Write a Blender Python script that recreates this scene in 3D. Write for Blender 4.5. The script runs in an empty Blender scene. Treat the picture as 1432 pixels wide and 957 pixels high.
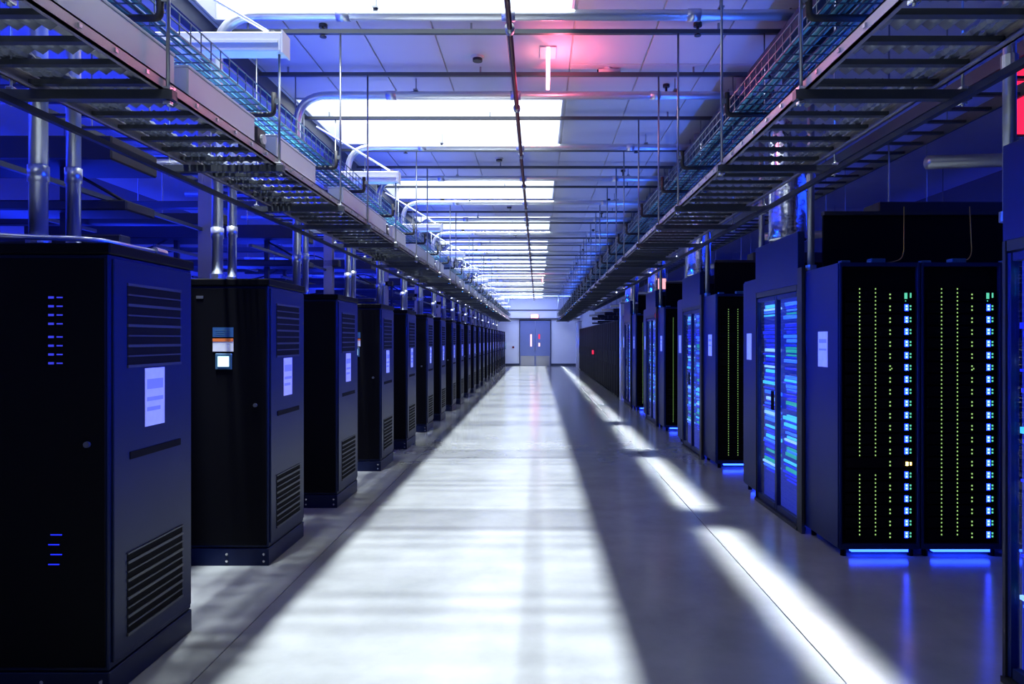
import bpy, math, random
from mathutils import Vector
R = math.radians
random.seed(7)
S = bpy.context.scene
COL = S.collection
# ------------------------------------------------------------------ camera, world, lights, exposure
EYE = 1.65
cd = bpy.data.cameras.new('camera'); cam = bpy.data.objects.new('camera', cd); COL.objects.link(cam)
cam.location = (0, 0, EYE); cam.rotation_euler = (R(90), 0, 0)
cd.sensor_width = 36; cd.lens = 24.0; cd.shift_x = -0.0250; cd.shift_y = -0.0028
cd.clip_start = 0.05; cd.clip_end = 200
S.camera = cam
w = bpy.data.worlds.new('sky'); S.world = w; w.use_nodes = True
w.node_tree.nodes['Background'].inputs[0].default_value = (0.75, 0.88, 1.0, 1)
w.node_tree.nodes['Background'].inputs[1].default_value = 1.0
S.view_settings.view_transform = 'Standard'; S.view_settings.look = 'None'
S.view_settings.gamma = 1; S.view_settings.use_curve_mapping = False
S.view_settings.exposure = 0.0
SKY_EMIT = 0.98
def lamp(name, kind, loc, direction, energy, color, **kw):
    l = bpy.data.lights.new(name, kind); l.energy = energy; l.color = color
    for k, v in kw.items(): setattr(l, k, v)
    o = bpy.data.objects.new(name, l); COL.objects.link(o); o.location = loc
    o.rotation_euler = Vector(direction).to_track_quat('-Z', 'Y').to_euler()
    return o
# daylight through the skylights, fanned over several suns added to lengthen its floor patches
for i, sy in enumerate((-0.31, -0.25, -0.19, 0.07, 0.13, 0.19)):
    lamp('sun', 'SUN', (0, 2 * i, 20), (0.045, sy, -1), 5.5, (0.88, 0.95, 1.0), angle=R(2.4))
BLUE = (0.01, 0.03, 1.0)
def strip(name, loc, direction, ln, wd, energy, color, spread=180):
    # long axis along Y
    l = bpy.data.lights.new(name, 'AREA'); l.energy = energy; l.color = color
    l.shape = 'RECTANGLE'; l.size = wd; l.size_y = ln; l.spread = R(spread)
    o = bpy.data.objects.new(name, l); COL.objects.link(o); o.location = loc
    o.rotation_euler = (0, math.atan2(-direction[0], -direction[1]), 0)
    return o
strip('blue_fill', (-5.6, 21, 3.7), (1.0, -0.35), 38, 0.5, 480, BLUE)  # unseen area lamps added to fill the side cavities with blue
strip('blue_fill', (5.2, 21, 3.6), (-1.0, -0.30), 38, 0.4, 150, (0.01, 0.05, 1.0))
strip('blue_fill', (-3.9, 21, 2.25), (-0.1, 1.0), 38, 0.3, 750, BLUE)

strip('wall_fill', (-6.3, 21, 2.2), (-1.0, -0.1), 38, 0.3, 1900, BLUE)  # unseen lamps added to brighten the side walls
strip('wall_fill', (6.3, 21, 2.6), (1.0, -0.1), 38, 0.3, 350, BLUE)
strip('blue_side_fill', (-2.268, 21, 2.69), (1.0, -0.22), 39, 0.02, 380, (0.0, 0.07, 1.0), 34)  # unseen narrow strips added to tint cabinet and rack sides blue
strip('blue_side_fill', (1.798, 21, 2.69), (-1.0, -0.25), 39, 0.02, 380, (0.0, 0.03, 1.0), 32)
strip('ceiling_fill', (-2.31, 21, 2.90), (0.5, 1.0), 39, 0.03, 270, (0.03, 0.09, 1.0), 150)  # unseen upward strips added to tint the ceiling blue
strip('ceiling_fill', (1.86, 21, 2.90), (-0.4, 1.0), 39, 0.03, 210, (0.02, 0.12, 1.0), 150)

el = lamp('end_wall_fill', 'AREA', (0, 38.4, 4.0), (0, 1, -.75), 150, (0.26, 0.38, 1.0), shape='RECTANGLE', size=5.0, size_y=0.2)  # unseen lamp added to brighten the far wall

# ------------------------------------------------------------------ helpers
class MB:
    def __init__(s): s.v = []; s.f = []
    def add(s, vs, fs):
        n = len(s.v); s.v += [tuple(p) for p in vs]; s.f += [tuple(i + n for i in f) for f in fs]; return s
    def box(s, x0, x1, y0, y1, z0, z1, b=0.0):
        if b <= 0:
            vs = [(x, y, z) for z in (z0, z1) for y in (y0, y1) for x in (x0, x1)]
            return s.add(vs, [(0, 2, 3, 1), (4, 5, 7, 6), (0, 1, 5, 4), (2, 6, 7, 3), (0, 4, 6, 2), (1, 3, 7, 5)])
        # chamfered box: every corner becomes three vertices
        vs = []; idx = {}
        X = (x0, x1); Y = (y0, y1); Z = (z0, z1)
        sg = (1, -1)
        for i in (0, 1):
            for j in (0, 1):
                for k in (0, 1):
                    p = (X[i], Y[j], Z[k]); d = (b * sg[i], b * sg[j], b * sg[k])
                    for a in range(3):
                        q = [p[c] + (0 if c == a else d[c]) for c in range(3)]
                        idx[i, j, k, a] = len(vs); vs.append(tuple(q))
        g = lambda i, j, k, a: idx[i, j, k, a]
        F = []
        for i in (0, 1):
            F.append([g(i, 0, 0, 0), g(i, 1, 0, 0), g(i, 1, 1, 0), g(i, 0, 1, 0)][::(1 if i else -1)])
            F.append([g(0, i, 0, 1), g(1, i, 0, 1), g(1, i, 1, 1), g(0, i, 1, 1)][::(-1 if i else 1)])
            F.append([g(0, 0, i, 2), g(1, 0, i, 2), g(1, 1, i, 2), g(0, 1, i, 2)][::(1 if i else -1)])
        for i in (0, 1):
            for j in (0, 1):
                F.append([g(i, j, 0, 0), g(i, j, 1, 0), g(i, j, 1, 1), g(i, j, 0, 1)])
                F.append([g(i, 0, j, 0), g(i, 1, j, 0), g(i, 1, j, 2), g(i, 0, j, 2)])
                F.append([g(0, i, j, 1), g(1, i, j, 1), g(1, i, j, 2), g(0, i, j, 2)])
        for i in (0, 1):
            for j in (0, 1):
                for k in (0, 1): F.append([g(i, j, k, 0), g(i, j, k, 1), g(i, j, k, 2)])
        return s.add(vs, F)
    def tube(s, pts, r, n=8, caps=True, rf=None):
        P = [Vector(p) for p in pts]; rings = []
        up = None
        for i, p in enumerate(P):
            t = (P[min(i + 1, len(P) - 1)] - P[max(i - 1, 0)]).normalized()
            if up is None:
                up = Vector((0, 0, 1)) if abs(t.z) < 0.9 else Vector((1, 0, 0))
            a = t.cross(up).normalized(); up = a.cross(t).normalized()
            rr = rf(i) if rf else r
            rings.append([p + (a * math.cos(2 * math.pi * k / n) + up * math.sin(2 * math.pi * k / n)) * rr for k in range(n)])
        vs = [q for rg in rings for q in rg]; fs = []
        for i in range(len(P) - 1):
            for k in range(n):
                k2 = (k + 1) % n
                fs.append((i * n + k, i * n + k2, (i + 1) * n + k2, (i + 1) * n + k))
        if caps:
            fs.append(tuple(range(n))[::-1]); fs.append(tuple((len(P) - 1) * n + k for k in range(n)))
        return s.add(vs, fs)
    def build(s, name, mat, parent=None, loc=(0, 0, 0), smooth=False):
        me = bpy.data.meshes.new(name); me.from_pydata(s.v, [], s.f); me.update()
        import bmesh
        bm = bmesh.new(); bm.from_mesh(me); bmesh.ops.recalc_face_normals(bm, faces=bm.faces); bm.to_mesh(me); bm.free()
        if smooth:
            for p in me.polygons: p.use_smooth = True
        if mat: me.materials.append(mat)
        o = bpy.data.objects.new(name, me); COL.objects.link(o); o.location = loc
        if parent: o.parent = parent
        return o
def bx(*a, **k): return MB().box(*a, **k)
def tb(pts, r, n=8, **k): return MB().tube(pts, r, n, **k)
def arc_path(pts, rad, n=6):
    P = [Vector(p) for p in pts]; out = [P[0]]
    for i in range(1, len(P) - 1):
        a = (P[i - 1] - P[i]).normalized(); b = (P[i + 1] - P[i]).normalized()
        p0 = P[i] + a * rad; p1 = P[i] + b * rad
        for k in range(n + 1):
            t = k / n
            out.append(p0 * (1 - t) ** 2 + P[i] * 2 * t * (1 - t) + p1 * t * t)
    out.append(P[-1]); return out
def empty(name, loc=(0, 0, 0)):
    o = bpy.data.objects.new(name, None); o.empty_display_size = 0.1; COL.objects.link(o); o.location = loc; return o
def tag(o, label=None, cat=None, group=None, kind=None):
    if label: o['label'] = label
    if cat: o['category'] = cat
    if group: o['group'] = group
    if kind: o['kind'] = kind
    return o
KIDS = {}
def copy_tree(o, parent=None):
    c = o.copy(); COL.objects.link(c)
    if parent: c.parent = parent
    for ch in list(o.children): copy_tree(ch, c)
    return c
def put(src, name, mat_parent, loc):
    c = src.copy(); COL.objects.link(c); c.parent = mat_parent; c.location = loc; return c
ORD = ['first', 'second', 'third', 'fourth', 'fifth', 'sixth', 'seventh', 'eighth', 'ninth', 'tenth', 'eleventh', 'twelfth',
       'thirteenth', 'fourteenth', 'fifteenth', 'sixteenth', 'seventeenth', 'eighteenth', 'nineteenth', 'twentieth',
       'twenty-first', 'twenty-second', 'twenty-third', 'twenty-fourth', 'twenty-fifth', 'twenty-sixth', 'twenty-seventh',
       'twenty-eighth', 'twenty-ninth', 'thirtieth', 'thirty-first', 'thirty-second', 'thirty-third', 'thirty-fourth', 'thirty-fifth', 'thirty-sixth']

# ------------------------------------------------------------------ materials
def mat(name, col, rough=0.5, metal=0.0, spec=0.5, emit=None, es=0.0, bump=0.0, bscale=40, var=0.0, vscale=6, coat=0.0):
    m = bpy.data.materials.new(name); m.use_nodes = True; N = m.node_tree.nodes; L = m.node_tree.links
    b = N['Principled BSDF']; b.inputs['Base Color'].default_value = (*col, 1)
    b.inputs['Roughness'].default_value = rough; b.inputs['Metallic'].default_value = metal
    b.inputs['Specular IOR Level'].default_value = spec; b.inputs['Coat Weight'].default_value = coat
    if emit: b.inputs['Emission Color'].default_value = (*emit, 1); b.inputs['Emission Strength'].default_value = es
    if var or bump:
        tc = N.new('ShaderNodeTexCoord'); no = N.new('ShaderNodeTexNoise'); no.inputs['Detail'].default_value = 5
        L.new(tc.outputs['Object'], no.inputs['Vector'])
        if var:
            no.inputs['Scale'].default_value = vscale
            r = N.new('ShaderNodeMapRange'); r.inputs['To Min'].default_value = 1 - var; r.inputs['To Max'].default_value = 1 + var
            L.new(no.outputs['Fac'], r.inputs['Value'])
            mx = N.new('ShaderNodeVectorMath'); mx.operation = 'SCALE'; mx.inputs[0].default_value = col
            L.new(r.outputs[0], mx.inputs['Scale']); L.new(mx.outputs[0], b.inputs['Base Color'])
        if bump:
            n2 = N.new('ShaderNodeTexNoise'); n2.inputs['Scale'].default_value = bscale; L.new(tc.outputs['Object'], n2.inputs['Vector'])
            bp = N.new('ShaderNodeBump'); bp.inputs['Strength'].default_value = bump; bp.inputs['Distance'].default_value = 0.01
            L.new(n2.outputs['Fac'], bp.inputs['Height']); L.new(bp.outputs[0], b.inputs['Normal'])
    return m
def emi(name, col, s):
    return mat(name, (0.02, 0.02, 0.02), 0.5, emit=col, es=s)
M = {}
M['steel'] = mat('galvanised_steel', (0.30, 0.32, 0.34), 0.38, 0.85, var=0.15, vscale=9)
M['rail'] = mat('tray_rail', (0.40, 0.37, 0.38), 0.45, 0.6, var=0.15, vscale=5)
M['rung'] = mat('tray_rung', (0.07, 0.08, 0.095), 0.42, 0.5, var=0.1)
M['conduit'] = mat('conduit', (0.58, 0.61, 0.66), 0.3, 0.75, var=0.1, vscale=4)
M['darkmetal'] = mat('dark_metal', (0.02, 0.022, 0.026), 0.45, 0.2, var=0.2)
M['black'] = mat('black_paint', (0.003, 0.0032, 0.005), 0.55, 0.0, spec=0.06, bump=0.03, bscale=300)
M['face'] = mat('satin_black_panel', (0.004, 0.009, 0.040), 0.36, 0.0, spec=0.18, bump=0.03, bscale=300, var=0.1)
M['slit'] = mat('vent_void', (0.002, 0.002, 0.003), 0.8, spec=0.1)
M['slat'] = mat('vent_slat', (0.03, 0.034, 0.042), 0.45)
M['paper'] = mat('paper', (0.72, 0.74, 0.8), 0.8, var=0.12, vscale=22)
M['print'] = mat('printed_lines', (0.36, 0.4, 0.6), 0.8)
M['orange'] = mat('warning_orange', (0.75, 0.18, 0.03), 0.6)
M['bluelabel'] = mat('blue_label', (0.02, 0.09, 0.25), 0.5)
M['screen'] = emi('lit_screen', (0.45, 0.75, 1.0), 2.6)
M['bezel'] = mat('bezel', (0.05, 0.13, 0.22), 0.4)
M['screw'] = mat('screw', (0.65, 0.67, 0.7), 0.25, 0.9)
M['panel'] = mat('ceiling_panel', (0.50, 0.50, 0.53), 0.7, var=0.05, vscale=2)
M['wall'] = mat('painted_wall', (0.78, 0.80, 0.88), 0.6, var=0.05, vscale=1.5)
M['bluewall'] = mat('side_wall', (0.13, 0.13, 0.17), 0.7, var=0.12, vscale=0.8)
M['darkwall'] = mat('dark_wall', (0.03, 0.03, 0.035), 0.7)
M['doorpaint'] = mat('door_paint', (0.17, 0.21, 0.42), 0.45)
M['kick'] = mat('kick_plate', (0.5, 0.5, 0.52), 0.35, 0.8)
M['trim'] = mat('dark_trim', (0.05, 0.06, 0.09), 0.5)
M['beam'] = mat('duct_black', (0.012, 0.012, 0.016), 0.6)
M['greybox'] = mat('grey_enamel', (0.60, 0.62, 0.66), 0.45, 0.1, var=0.06, vscale=5)
M['basket'] = mat('basket_wire', (0.10, 0.16, 0.22), 0.35, 0.8)
M['cyan'] = mat('cyan_cable', (0.06, 0.34, 0.48), 0.45)
M['cable'] = mat('grey_cable', (0.17, 0.19, 0.24), 0.3, var=0.3, vscale=14)
M['sprink'] = mat('sprinkler_pipe', (0.09, 0.035, 0.045), 0.45, 0.3)
M['silver'] = mat('silver_duct', (0.75, 0.78, 0.82), 0.16, 1.0, bump=0.6, bscale=9)
M['navy'] = mat('navy_panel', (0.005, 0.014, 0.075), 0.38, spec=0.2, var=0.1)
M['rackfront'] = mat('rack_front', (0.003, 0.003, 0.004), 0.6, spec=0.05)
M['green'] = emi('green_led', (0.46, 0.82, 0.24), 0.85)
M['bled'] = emi('blue_white_led', (0.35, 0.5, 1.0), 3.0)
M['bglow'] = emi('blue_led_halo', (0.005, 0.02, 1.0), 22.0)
M['gled'] = emi('green_blue_led', (0.12, 0.7, 0.45), 1.0)
M['oled'] = emi('orange_led', (1.0, 0.62, 0.1), 12.0)
M['pink'] = emi('red_sign_light', (1.0, 0.22, 0.32), 9.0)
M['pinkdim'] = emi('red_indicator', (1.0, 0.02, 0.08), 1.2)
M['cam'] = mat('camera_body', (0.55, 0.5, 0.52), 0.4)
M['strA'] = emi('reflected_streak_blue', (0.02, 0.10, 1.0), 3.2)  # glowing colours for the imitated reflections
M['strB'] = emi('reflected_streak_cyan', (0.05, 0.45, 0.9), 2.2)
M['strC'] = emi('reflected_streak_deep', (0.01, 0.02, 0.8), 1.6)
M['strD'] = emi('reflected_streak_pale', (0.25, 0.45, 1.0), 2.4)
M['strE'] = emi('reflected_streak_teal', (0.02, 0.5, 0.45), 1.2)
M['reflback'] = emi('reflection_backing', (0.01, 0.03, 0.9), 0.5)
M['ledrefl'] = emi('led_reflection_blue', (0.05, 0.06, 1.0), 0.8)
M['under'] = emi('under_glow', (0.01, 0.04, 1.0), 16.0)
M['yellow'] = mat('yellow_cord', (0.5, 0.32, 0.03), 0.5)

def floor_mat():
    m = bpy.data.materials.new('polished_concrete'); m.use_nodes = True; N = m.node_tree.nodes; L = m.node_tree.links
    b = N['Principled BSDF']; g = N.new('ShaderNodeNewGeometry')
    n1 = N.new('ShaderNodeTexNoise'); n1.inputs['Scale'].default_value = 1.6; n1.inputs['Detail'].default_value = 9; n1.inputs['Roughness'].default_value = 0.62
    L.new(g.outputs['Position'], n1.inputs['Vector'])
    cr = N.new('ShaderNodeValToRGB'); cr.color_ramp.elements[0].position = 0.2; cr.color_ramp.elements[0].color = (0.15, 0.16, 0.16, 1)
    cr.color_ramp.elements[1].position = 0.85; cr.color_ramp.elements[1].color = (0.27, 0.28, 0.28, 1)
    L.new(n1.outputs['Fac'], cr.inputs['Fac']); L.new(cr.outputs[0], b.inputs['Base Color'])
    n2 = N.new('ShaderNodeTexNoise'); n2.inputs['Scale'].default_value = 7; n2.inputs['Detail'].default_value = 3
    L.new(g.outputs['Position'], n2.inputs['Vector'])
    mr = N.new('ShaderNodeMapRange'); mr.inputs['To Min'].default_value = 0.15; mr.inputs['To Max'].default_value = 0.23
    L.new(n2.outputs['Fac'], mr.inputs['Value']); L.new(mr.outputs[0], b.inputs['Roughness'])
    bp = N.new('ShaderNodeBump'); bp.inputs['Strength'].default_value = 0.04; bp.inputs['Distance'].default_value = 0.01
    L.new(n2.outputs['Fac'], bp.inputs['Height']); L.new(bp.outputs[0], b.inputs['Normal'])
    b.inputs['Specular IOR Level'].default_value = 0.6
    return m
M['floor'] = floor_mat()
def sky_mat():
    m = bpy.data.materials.new('skylight_glazing'); m.use_nodes = True; N = m.node_tree.nodes; L = m.node_tree.links
    for n in list(N): N.remove(n)
    o = N.new('ShaderNodeOutputMaterial'); a = N.new('ShaderNodeAddShader'); t = N.new('ShaderNodeBsdfTransparent')
    e = N.new('ShaderNodeEmission'); e.inputs[0].default_value = (0.93, 0.97, 1.0, 1); e.inputs[1].default_value = SKY_EMIT
    L.new(t.outputs[0], a.inputs[0]); L.new(e.outputs[0], a.inputs[1]); L.new(a.outputs[0], o.inputs[0]); return m
M['sky'] = sky_mat()
def glass_mat():
    m = bpy.data.materials.new('door_glass'); m.use_nodes = True; N = m.node_tree.nodes; L = m.node_tree.links
    for n in list(N): N.remove(n)
    o = N.new('ShaderNodeOutputMaterial'); a = N.new('ShaderNodeMixShader'); t = N.new('ShaderNodeBsdfTransparent')
    t.inputs[0].default_value = (0.8, 0.88, 0.95, 1)
    gl = N.new('ShaderNodeBsdfGlossy'); gl.inputs['Roughness'].default_value = 0.12; gl.inputs[0].default_value = (0.8, 0.85, 1, 1)
    lw = N.new('ShaderNodeLayerWeight'); lw.inputs[0].default_value = 0.5; pw = N.new('ShaderNodeMath'); pw.operation = 'POWER'; pw.inputs[1].default_value = 4.0; L.new(lw.outputs['Facing'], pw.inputs[0]); fr = N.new('ShaderNodeMapRange'); fr.inputs['To Min'].default_value = 0.06; fr.inputs['To Max'].default_value = 0.4; L.new(pw.outputs[0], fr.inputs['Value'])
    tc = N.new('ShaderNodeTexCoord'); mp = N.new('ShaderNodeMapping'); mp.inputs['Scale'].default_value = (1, 2.5, 26)
    no = N.new('ShaderNodeTexNoise'); no.inputs['Scale'].default_value = 2; bp = N.new('ShaderNodeBump'); bp.inputs['Strength'].default_value = 0.35; bp.inputs['Distance'].default_value = 0.02
    L.new(tc.outputs['Object'], mp.inputs[0]); L.new(mp.outputs[0], no.inputs['Vector']); L.new(no.outputs['Fac'], bp.inputs['Height'])
    L.new(bp.outputs[0], gl.inputs['Normal'])
    L.new(fr.outputs[0], a.inputs[0]); L.new(t.outputs[0], a.inputs[1]); L.new(gl.outputs[0], a.inputs[2]); L.new(a.outputs[0], o.inputs[0]); return m
M['glass'] = glass_mat()

# ------------------------------------------------------------------ setting
P = 3.55                     # bay length
YN, YF = -4.0, 42.0
XL, XR = -7.2, 7.2
CH = 4.27                    # ceiling height
floor = tag(bx(XL - .2, XR + .2, YN - .2, YF + .2, -0.3, -0.06).build('floor', M['floor']), kind='structure')
cols = [(XL - .2, -4.4), (-4.4, -1.66), (-1.66, 1.48), (1.48, 4.4), (4.4, XR + .2)]
ys = [YN - .2] + [-0.35 + P * k for k in range(0, 12)] + [YF + .2]
for a, b_ in cols:
    for y0, y1 in zip(ys[:-1], ys[1:]):
        bx(a + .003, b_ - .003, y0 + .0015, y1 - .0015, -0.06, 0.0, b=0.0015).build('slab', M['floor'], floor)
def wall(name, *a, m='wall'):
    return tag(bx(*a).build(name, M[m]), kind='structure')
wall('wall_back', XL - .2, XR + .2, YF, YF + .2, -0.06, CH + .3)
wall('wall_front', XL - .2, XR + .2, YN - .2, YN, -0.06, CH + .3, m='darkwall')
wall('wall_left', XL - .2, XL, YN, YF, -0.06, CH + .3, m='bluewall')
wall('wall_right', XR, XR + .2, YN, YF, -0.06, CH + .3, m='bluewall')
# ceiling: grid above, with panels as pieces; skylight openings left free
SX0, SX1 = -2.63, 0.27
SKY = [8.28 + P * k for k in range(-2, 10)]; SD = 0.84
ceil = MB()
ceil.box(XL - .2, SX0 - .02, YN - .2, YF + .2, CH + .02, CH + .2)
ceil.box(SX1 + .02, XR + .2, YN - .2, YF + .2, CH + .02, CH + .2)
edges = [YN - .2] + [e for c in SKY for e in (c - SD - .02, c + SD + .02)] + [YF + .2]
for i in range(0, len(edges), 2):
    ceil.box(SX0 - .02, SX1 + .02, edges[i], edges[i + 1], CH + .02, CH + .2)
ceil = tag(ceil.build('ceiling', M['panel']), kind='structure')
def cpanel(x0, x1, y0, y1):
    bx(x0 + .006, x1 - .006, y0 + .006, y1 - .006, CH, CH + .02, b=.004).build('ceiling_panel', M['panel'], ceil)
jl = [-2.72, -2.10, -1.49, -0.88, -0.26, 0.36]
for i in range(0, len(edges), 2):
    y0, y1 = max(edges[i], YN), min(edges[i + 1], YF)
    for a, b_ in zip(jl[:-1], jl[1:]):
        cpanel(max(a, -2.67), min(b_, .31), y0, y1)
jr = [0.31, 1.0, 1.62, 2.24, 2.86, 5.0, XR]
for i, c in enumerate(SKY):
    y0, y1 = c - P / 2, c + P / 2
    if i == 0: y0 = YN
    if i == len(SKY) - 1: y1 = YF
    for a, b_ in zip(jr[:-1], jr[1:]): cpanel(a, b_, y0, y1)
    for a, b_ in ((XL, -4.66), (-4.66, -2.67)): cpanel(a, b_, y0, y1)
for i, c in enumerate(SKY):
    fr = MB(); t = .03
    for a in ((SX0 - .02, SX0 + .0, c - SD, c + SD), (SX1, SX1 + .02, c - SD, c + SD), (SX0 - .02, SX1 + .02, c - SD - .02, c - SD), (SX0 - .02, SX1 + .02, c + SD, c + SD + .02)):
        fr.box(a[0], a[1], a[2], a[3], CH - .012, CH + .3)
    wo = tag(fr.build('window_%d' % (i + 1), M['greybox']), 'white skylight frame, %s along the ceiling from the camera' % ORD[i], kind='structure')
    bx(SX0, SX1, c - SD, c + SD, CH + .26, CH + .27).build('skylight_pane', M['sky'], wo)
# longitudinal edge beams at both sides of the open ceiling
tag(bx(-2.80, -2.70, YN, YF, CH - .14, CH - .001).build('trim_1', M['trim']), kind='structure')
tag(bx(2.36, 2.46, YN, YF, CH - .14, CH - .001).build('trim_2', M['trim']), kind='structure')
# end wall: lintel box, double door, baseboard
tag(bx(-3.0, 2.6, YF - .25, YF, 2.88, 3.45).build('trim_3', M['wall']), kind='structure')
tag(bx(-3.0, 2.6, YF - .31, YF - .25, 2.86, 2.94).build('trim_4', M['trim']), kind='structure')
tag(bx(-3.0, 2.6, YF - .31, YF - .25, 3.38, 3.46).build('trim_5', M['trim']), kind='structure')
tag(MB().box(-3.0, -1.12, YF - .03, YF, 0, .15).box(.84, 2.6, YF - .03, YF, 0, .15).build('baseboard_back', M['trim']), kind='structure')
door = tag(empty('door_1', (-.15, YF, 0)), 'blue-grey double door with kick plates in the end wall', kind='structure')
MB().box(-.98, -.93, -.1, 0, 0, 2.85).box(.93, .98, -.1, 0, 0, 2.85).box(-.93, .93, -.1, 0, 2.78, 2.85).build('door_frame', M['trim'], door)
for s in (-1, 1):
    x0, x1 = sorted((s * .005, s * .925))
    lf = bx(x0, x1, -.07, -.02, .01, 2.77, b=.004).build('door_leaf', M['doorpaint'], door)
    bx(x0 + .04, x1 - .04, -.078, -.07, .02, .62).build('kick_plate', M['kick'], lf)
    if s < 0: bx(-.30, -.20, -.076, -.07, 1.2, 1.95).build('vision_panel', emi('door_window_light', (1.0, .62, .75), 1.6), lf)
    else:
        bx(.20, .30, -.076, -.07, 1.66, 1.95).build('vision_panel', M['pinkdim'], lf)
        bx(.20, .30, -.076, -.07, 1.2, 1.42).build('vision_panel', emi('door_window_light', (1.0, .62, .75), 1.6), lf)
    tb([(s * .06, -.11, .95), (s * .06, -.11, 1.15)], .012).build('door_handle', M['kick'], lf)
ex = tag(empty('exit_sign', (-.18, YF - .37, 2.95)), 'glowing red exit light above the double door at the far end', 'exit sign')
bx(-.22, .22, -.04, .0, 0, .2, b=.01).build('lit_face', emi('exit_light', (1.0, .25, .38), 14), ex)
bx(-.24, .24, .0, .06, -.01, .22).build('housing', M['darkmetal'], ex)
a = tag(empty('fire_alarm', (-1.5, YF - .001, 1.15)), 'small dark red round alarm pull on the white wall left of the door', 'fire alarm')
tb([(0, -.05, 0), (0, 0, 0)], .07, 12).build('housing', mat('dark_red', (.25, .01, .03), .4), a); tb([(0, -.06, 0), (0, -.05, 0)], .03, 10).build('button', M['black'], a)
a = tag(empty('hose_cabinet', (-2.05, YF - .001, 1.0)), 'pale narrow wall box beside the last left cabinet at far wall', 'wall box')
bx(-.12, .12, -.18, 0, 0, .5, b=.01).build('housing', M['greybox'], a); bx(-.10, .10, -.19, -.18, .03, .47).build('door', M['cyan'], a)

# ------------------------------------------------------------------ left row of power cabinets
CX = -1.96; CDEP = .74; CWID = 1.0; CHT = 2.09
def vents(mb_slat, parent, z0, z1, n, y0, y1):
    # recessed dark pocket with slats proud
    bx(-.001, .0015, y0, y1, z0, z1).build('vent_opening', M['slit'], parent)
    p = (z1 - z0) / n
    for k in range(n + 1):
        s = bx(-.002, .007, y0 - .002, y1 + .002, -.0035 if k % 2 else -.0065, .0035 if k % 2 else .0065).build('vent_slat', M['slat'], parent, loc=(0, 0, z0 + k * p))
def make_cabinet(kind):
    t = empty('power_cabinet')
    # local origin: aisle-side near corner on floor; +y depth, -x width
    bx(-CWID, 0, 0, CDEP, .13, CHT - .05, b=.006).build('body', M['face'] if kind != 'dark' else M['face'], t)
    bx(-CWID + .012, -.012, -.008, 0, .15, CHT - .07, b=.003).build('front_door', M['black'], t)
    bx(-CWID - .01, .012, -.012, CDEP + .012, CHT - .05, CHT, b=.006).build('top_cap', M['black'], t)
    bx(-CWID, .004, -.004, CDEP + .002, 0, .125, b=.004).build('plinth', M['face'], t)
    sp = bx(0, .012, .02, CDEP - .02, .16, CHT - .07, b=.003).build('side_panel', M['face'], t)
    g = empty('vent_grille'); g.parent = t; g.location = (.0125, 0, 0)
    vents(None, g, 1.52, 1.91, 8, .12, .60)
    g2 = empty('vent_grille'); g2.parent = t; g2.location = (.0125, 0, 0)
    vents(None, g2, .245, .63, 9, .12, .62)
    bx(.012, .016, .14, .60, 1.075, 1.11).build('handle_slot', M['slit'], t)
    lb = bx(.012, .015, .265, .44, 1.215, 1.505).build('label_sheet', M['paper'], t); lb['label'] = 'white paper notice taped to the side'
    MB().box(.015, .016, .28, .425, 1.40, 1.45).box(.015, .016, .28, .425, 1.34, 1.36).box(.015, .016, .28, .40, 1.29, 1.31).build('printed_lines', M['print'], lb)
    for x in (-.30, -.03):
        for z in (.035, .085):
            tb([(x, -.012, z), (x, -.003, z)], .009, 8).build('screw', M['screw'], t)
    if kind in ('screen', 'glow'):
        tb([(-.09, -.022, 1.17), (-.09, -.006, 1.17)], .014, 10).build('door_lock', M['steel'], t)
    if kind == 'screen':
        dx = -.40
        l1 = bx(dx, dx + .15, -.012, -.007, 1.665, 1.735).build('label_plate', M['bluelabel'], t); l1['label'] = 'dark blue printed plate'
        MB().box(dx + .02, dx + .13, -.0128, -.012, 1.71, 1.716).box(dx + .03, dx + .12, -.0128, -.012, 1.695, 1.70).box(dx + .02, dx + .12, -.0128, -.012, 1.68, 1.685).build('printed_lines', M['bezel'], l1)
        l2 = bx(dx, dx + .15, -.012, -.007, 1.56, 1.645).build('warning_label', M['paper'], t); l2['label'] = 'white warning label with an orange top band'
        bx(dx, dx + .15, -.0135, -.012, 1.632, 1.655).build('orange_band', M['orange'], l2)
        b = bx(dx + .02, dx + .14, -.016, -.007, 1.43, 1.545, b=.003).build('screen_bezel', M['bezel'], t)
        s = bx(dx + .04, dx + .12, -.019, -.016, 1.45, 1.525).build('display_screen', M['screen'], b); s['label'] = 'glowing white-blue square screen'
        bx(-.52, -.47, -.012, -.007, 1.945, 1.965).build('badge', M['steel'], t)
    if kind == 'glow':
        # LED reflections on the nearest cabinet, put in as glowing marks
        for i in range(8):
            z = 1.535 + .040 * i + (.02 if i > 3 else 0)
            e = MB().box(-.27, -.245, -.0095, -.008, z, z + .010).box(-.232, -.205, -.0095, -.008, z + .002, z + .008).build('led_reflection', M['ledrefl'], t)
        for i in range(4): bx(-.27 + .01 * (i % 2), -.22 + .012 * (i % 2), -.0095, -.008, .62 + .045 * i, .625 + .045 * i).build('led_reflection', M['strC'], t)
    return t
proto = {k: make_cabinet(k) for k in ('screen', 'plain', 'glow')}
used = set()
CABY = []
for k in range(11):
    for off in (3.12, 4.97): CABY.append(off + P * k)
CABY = [y for y in CABY if y < 40.5]
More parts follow.
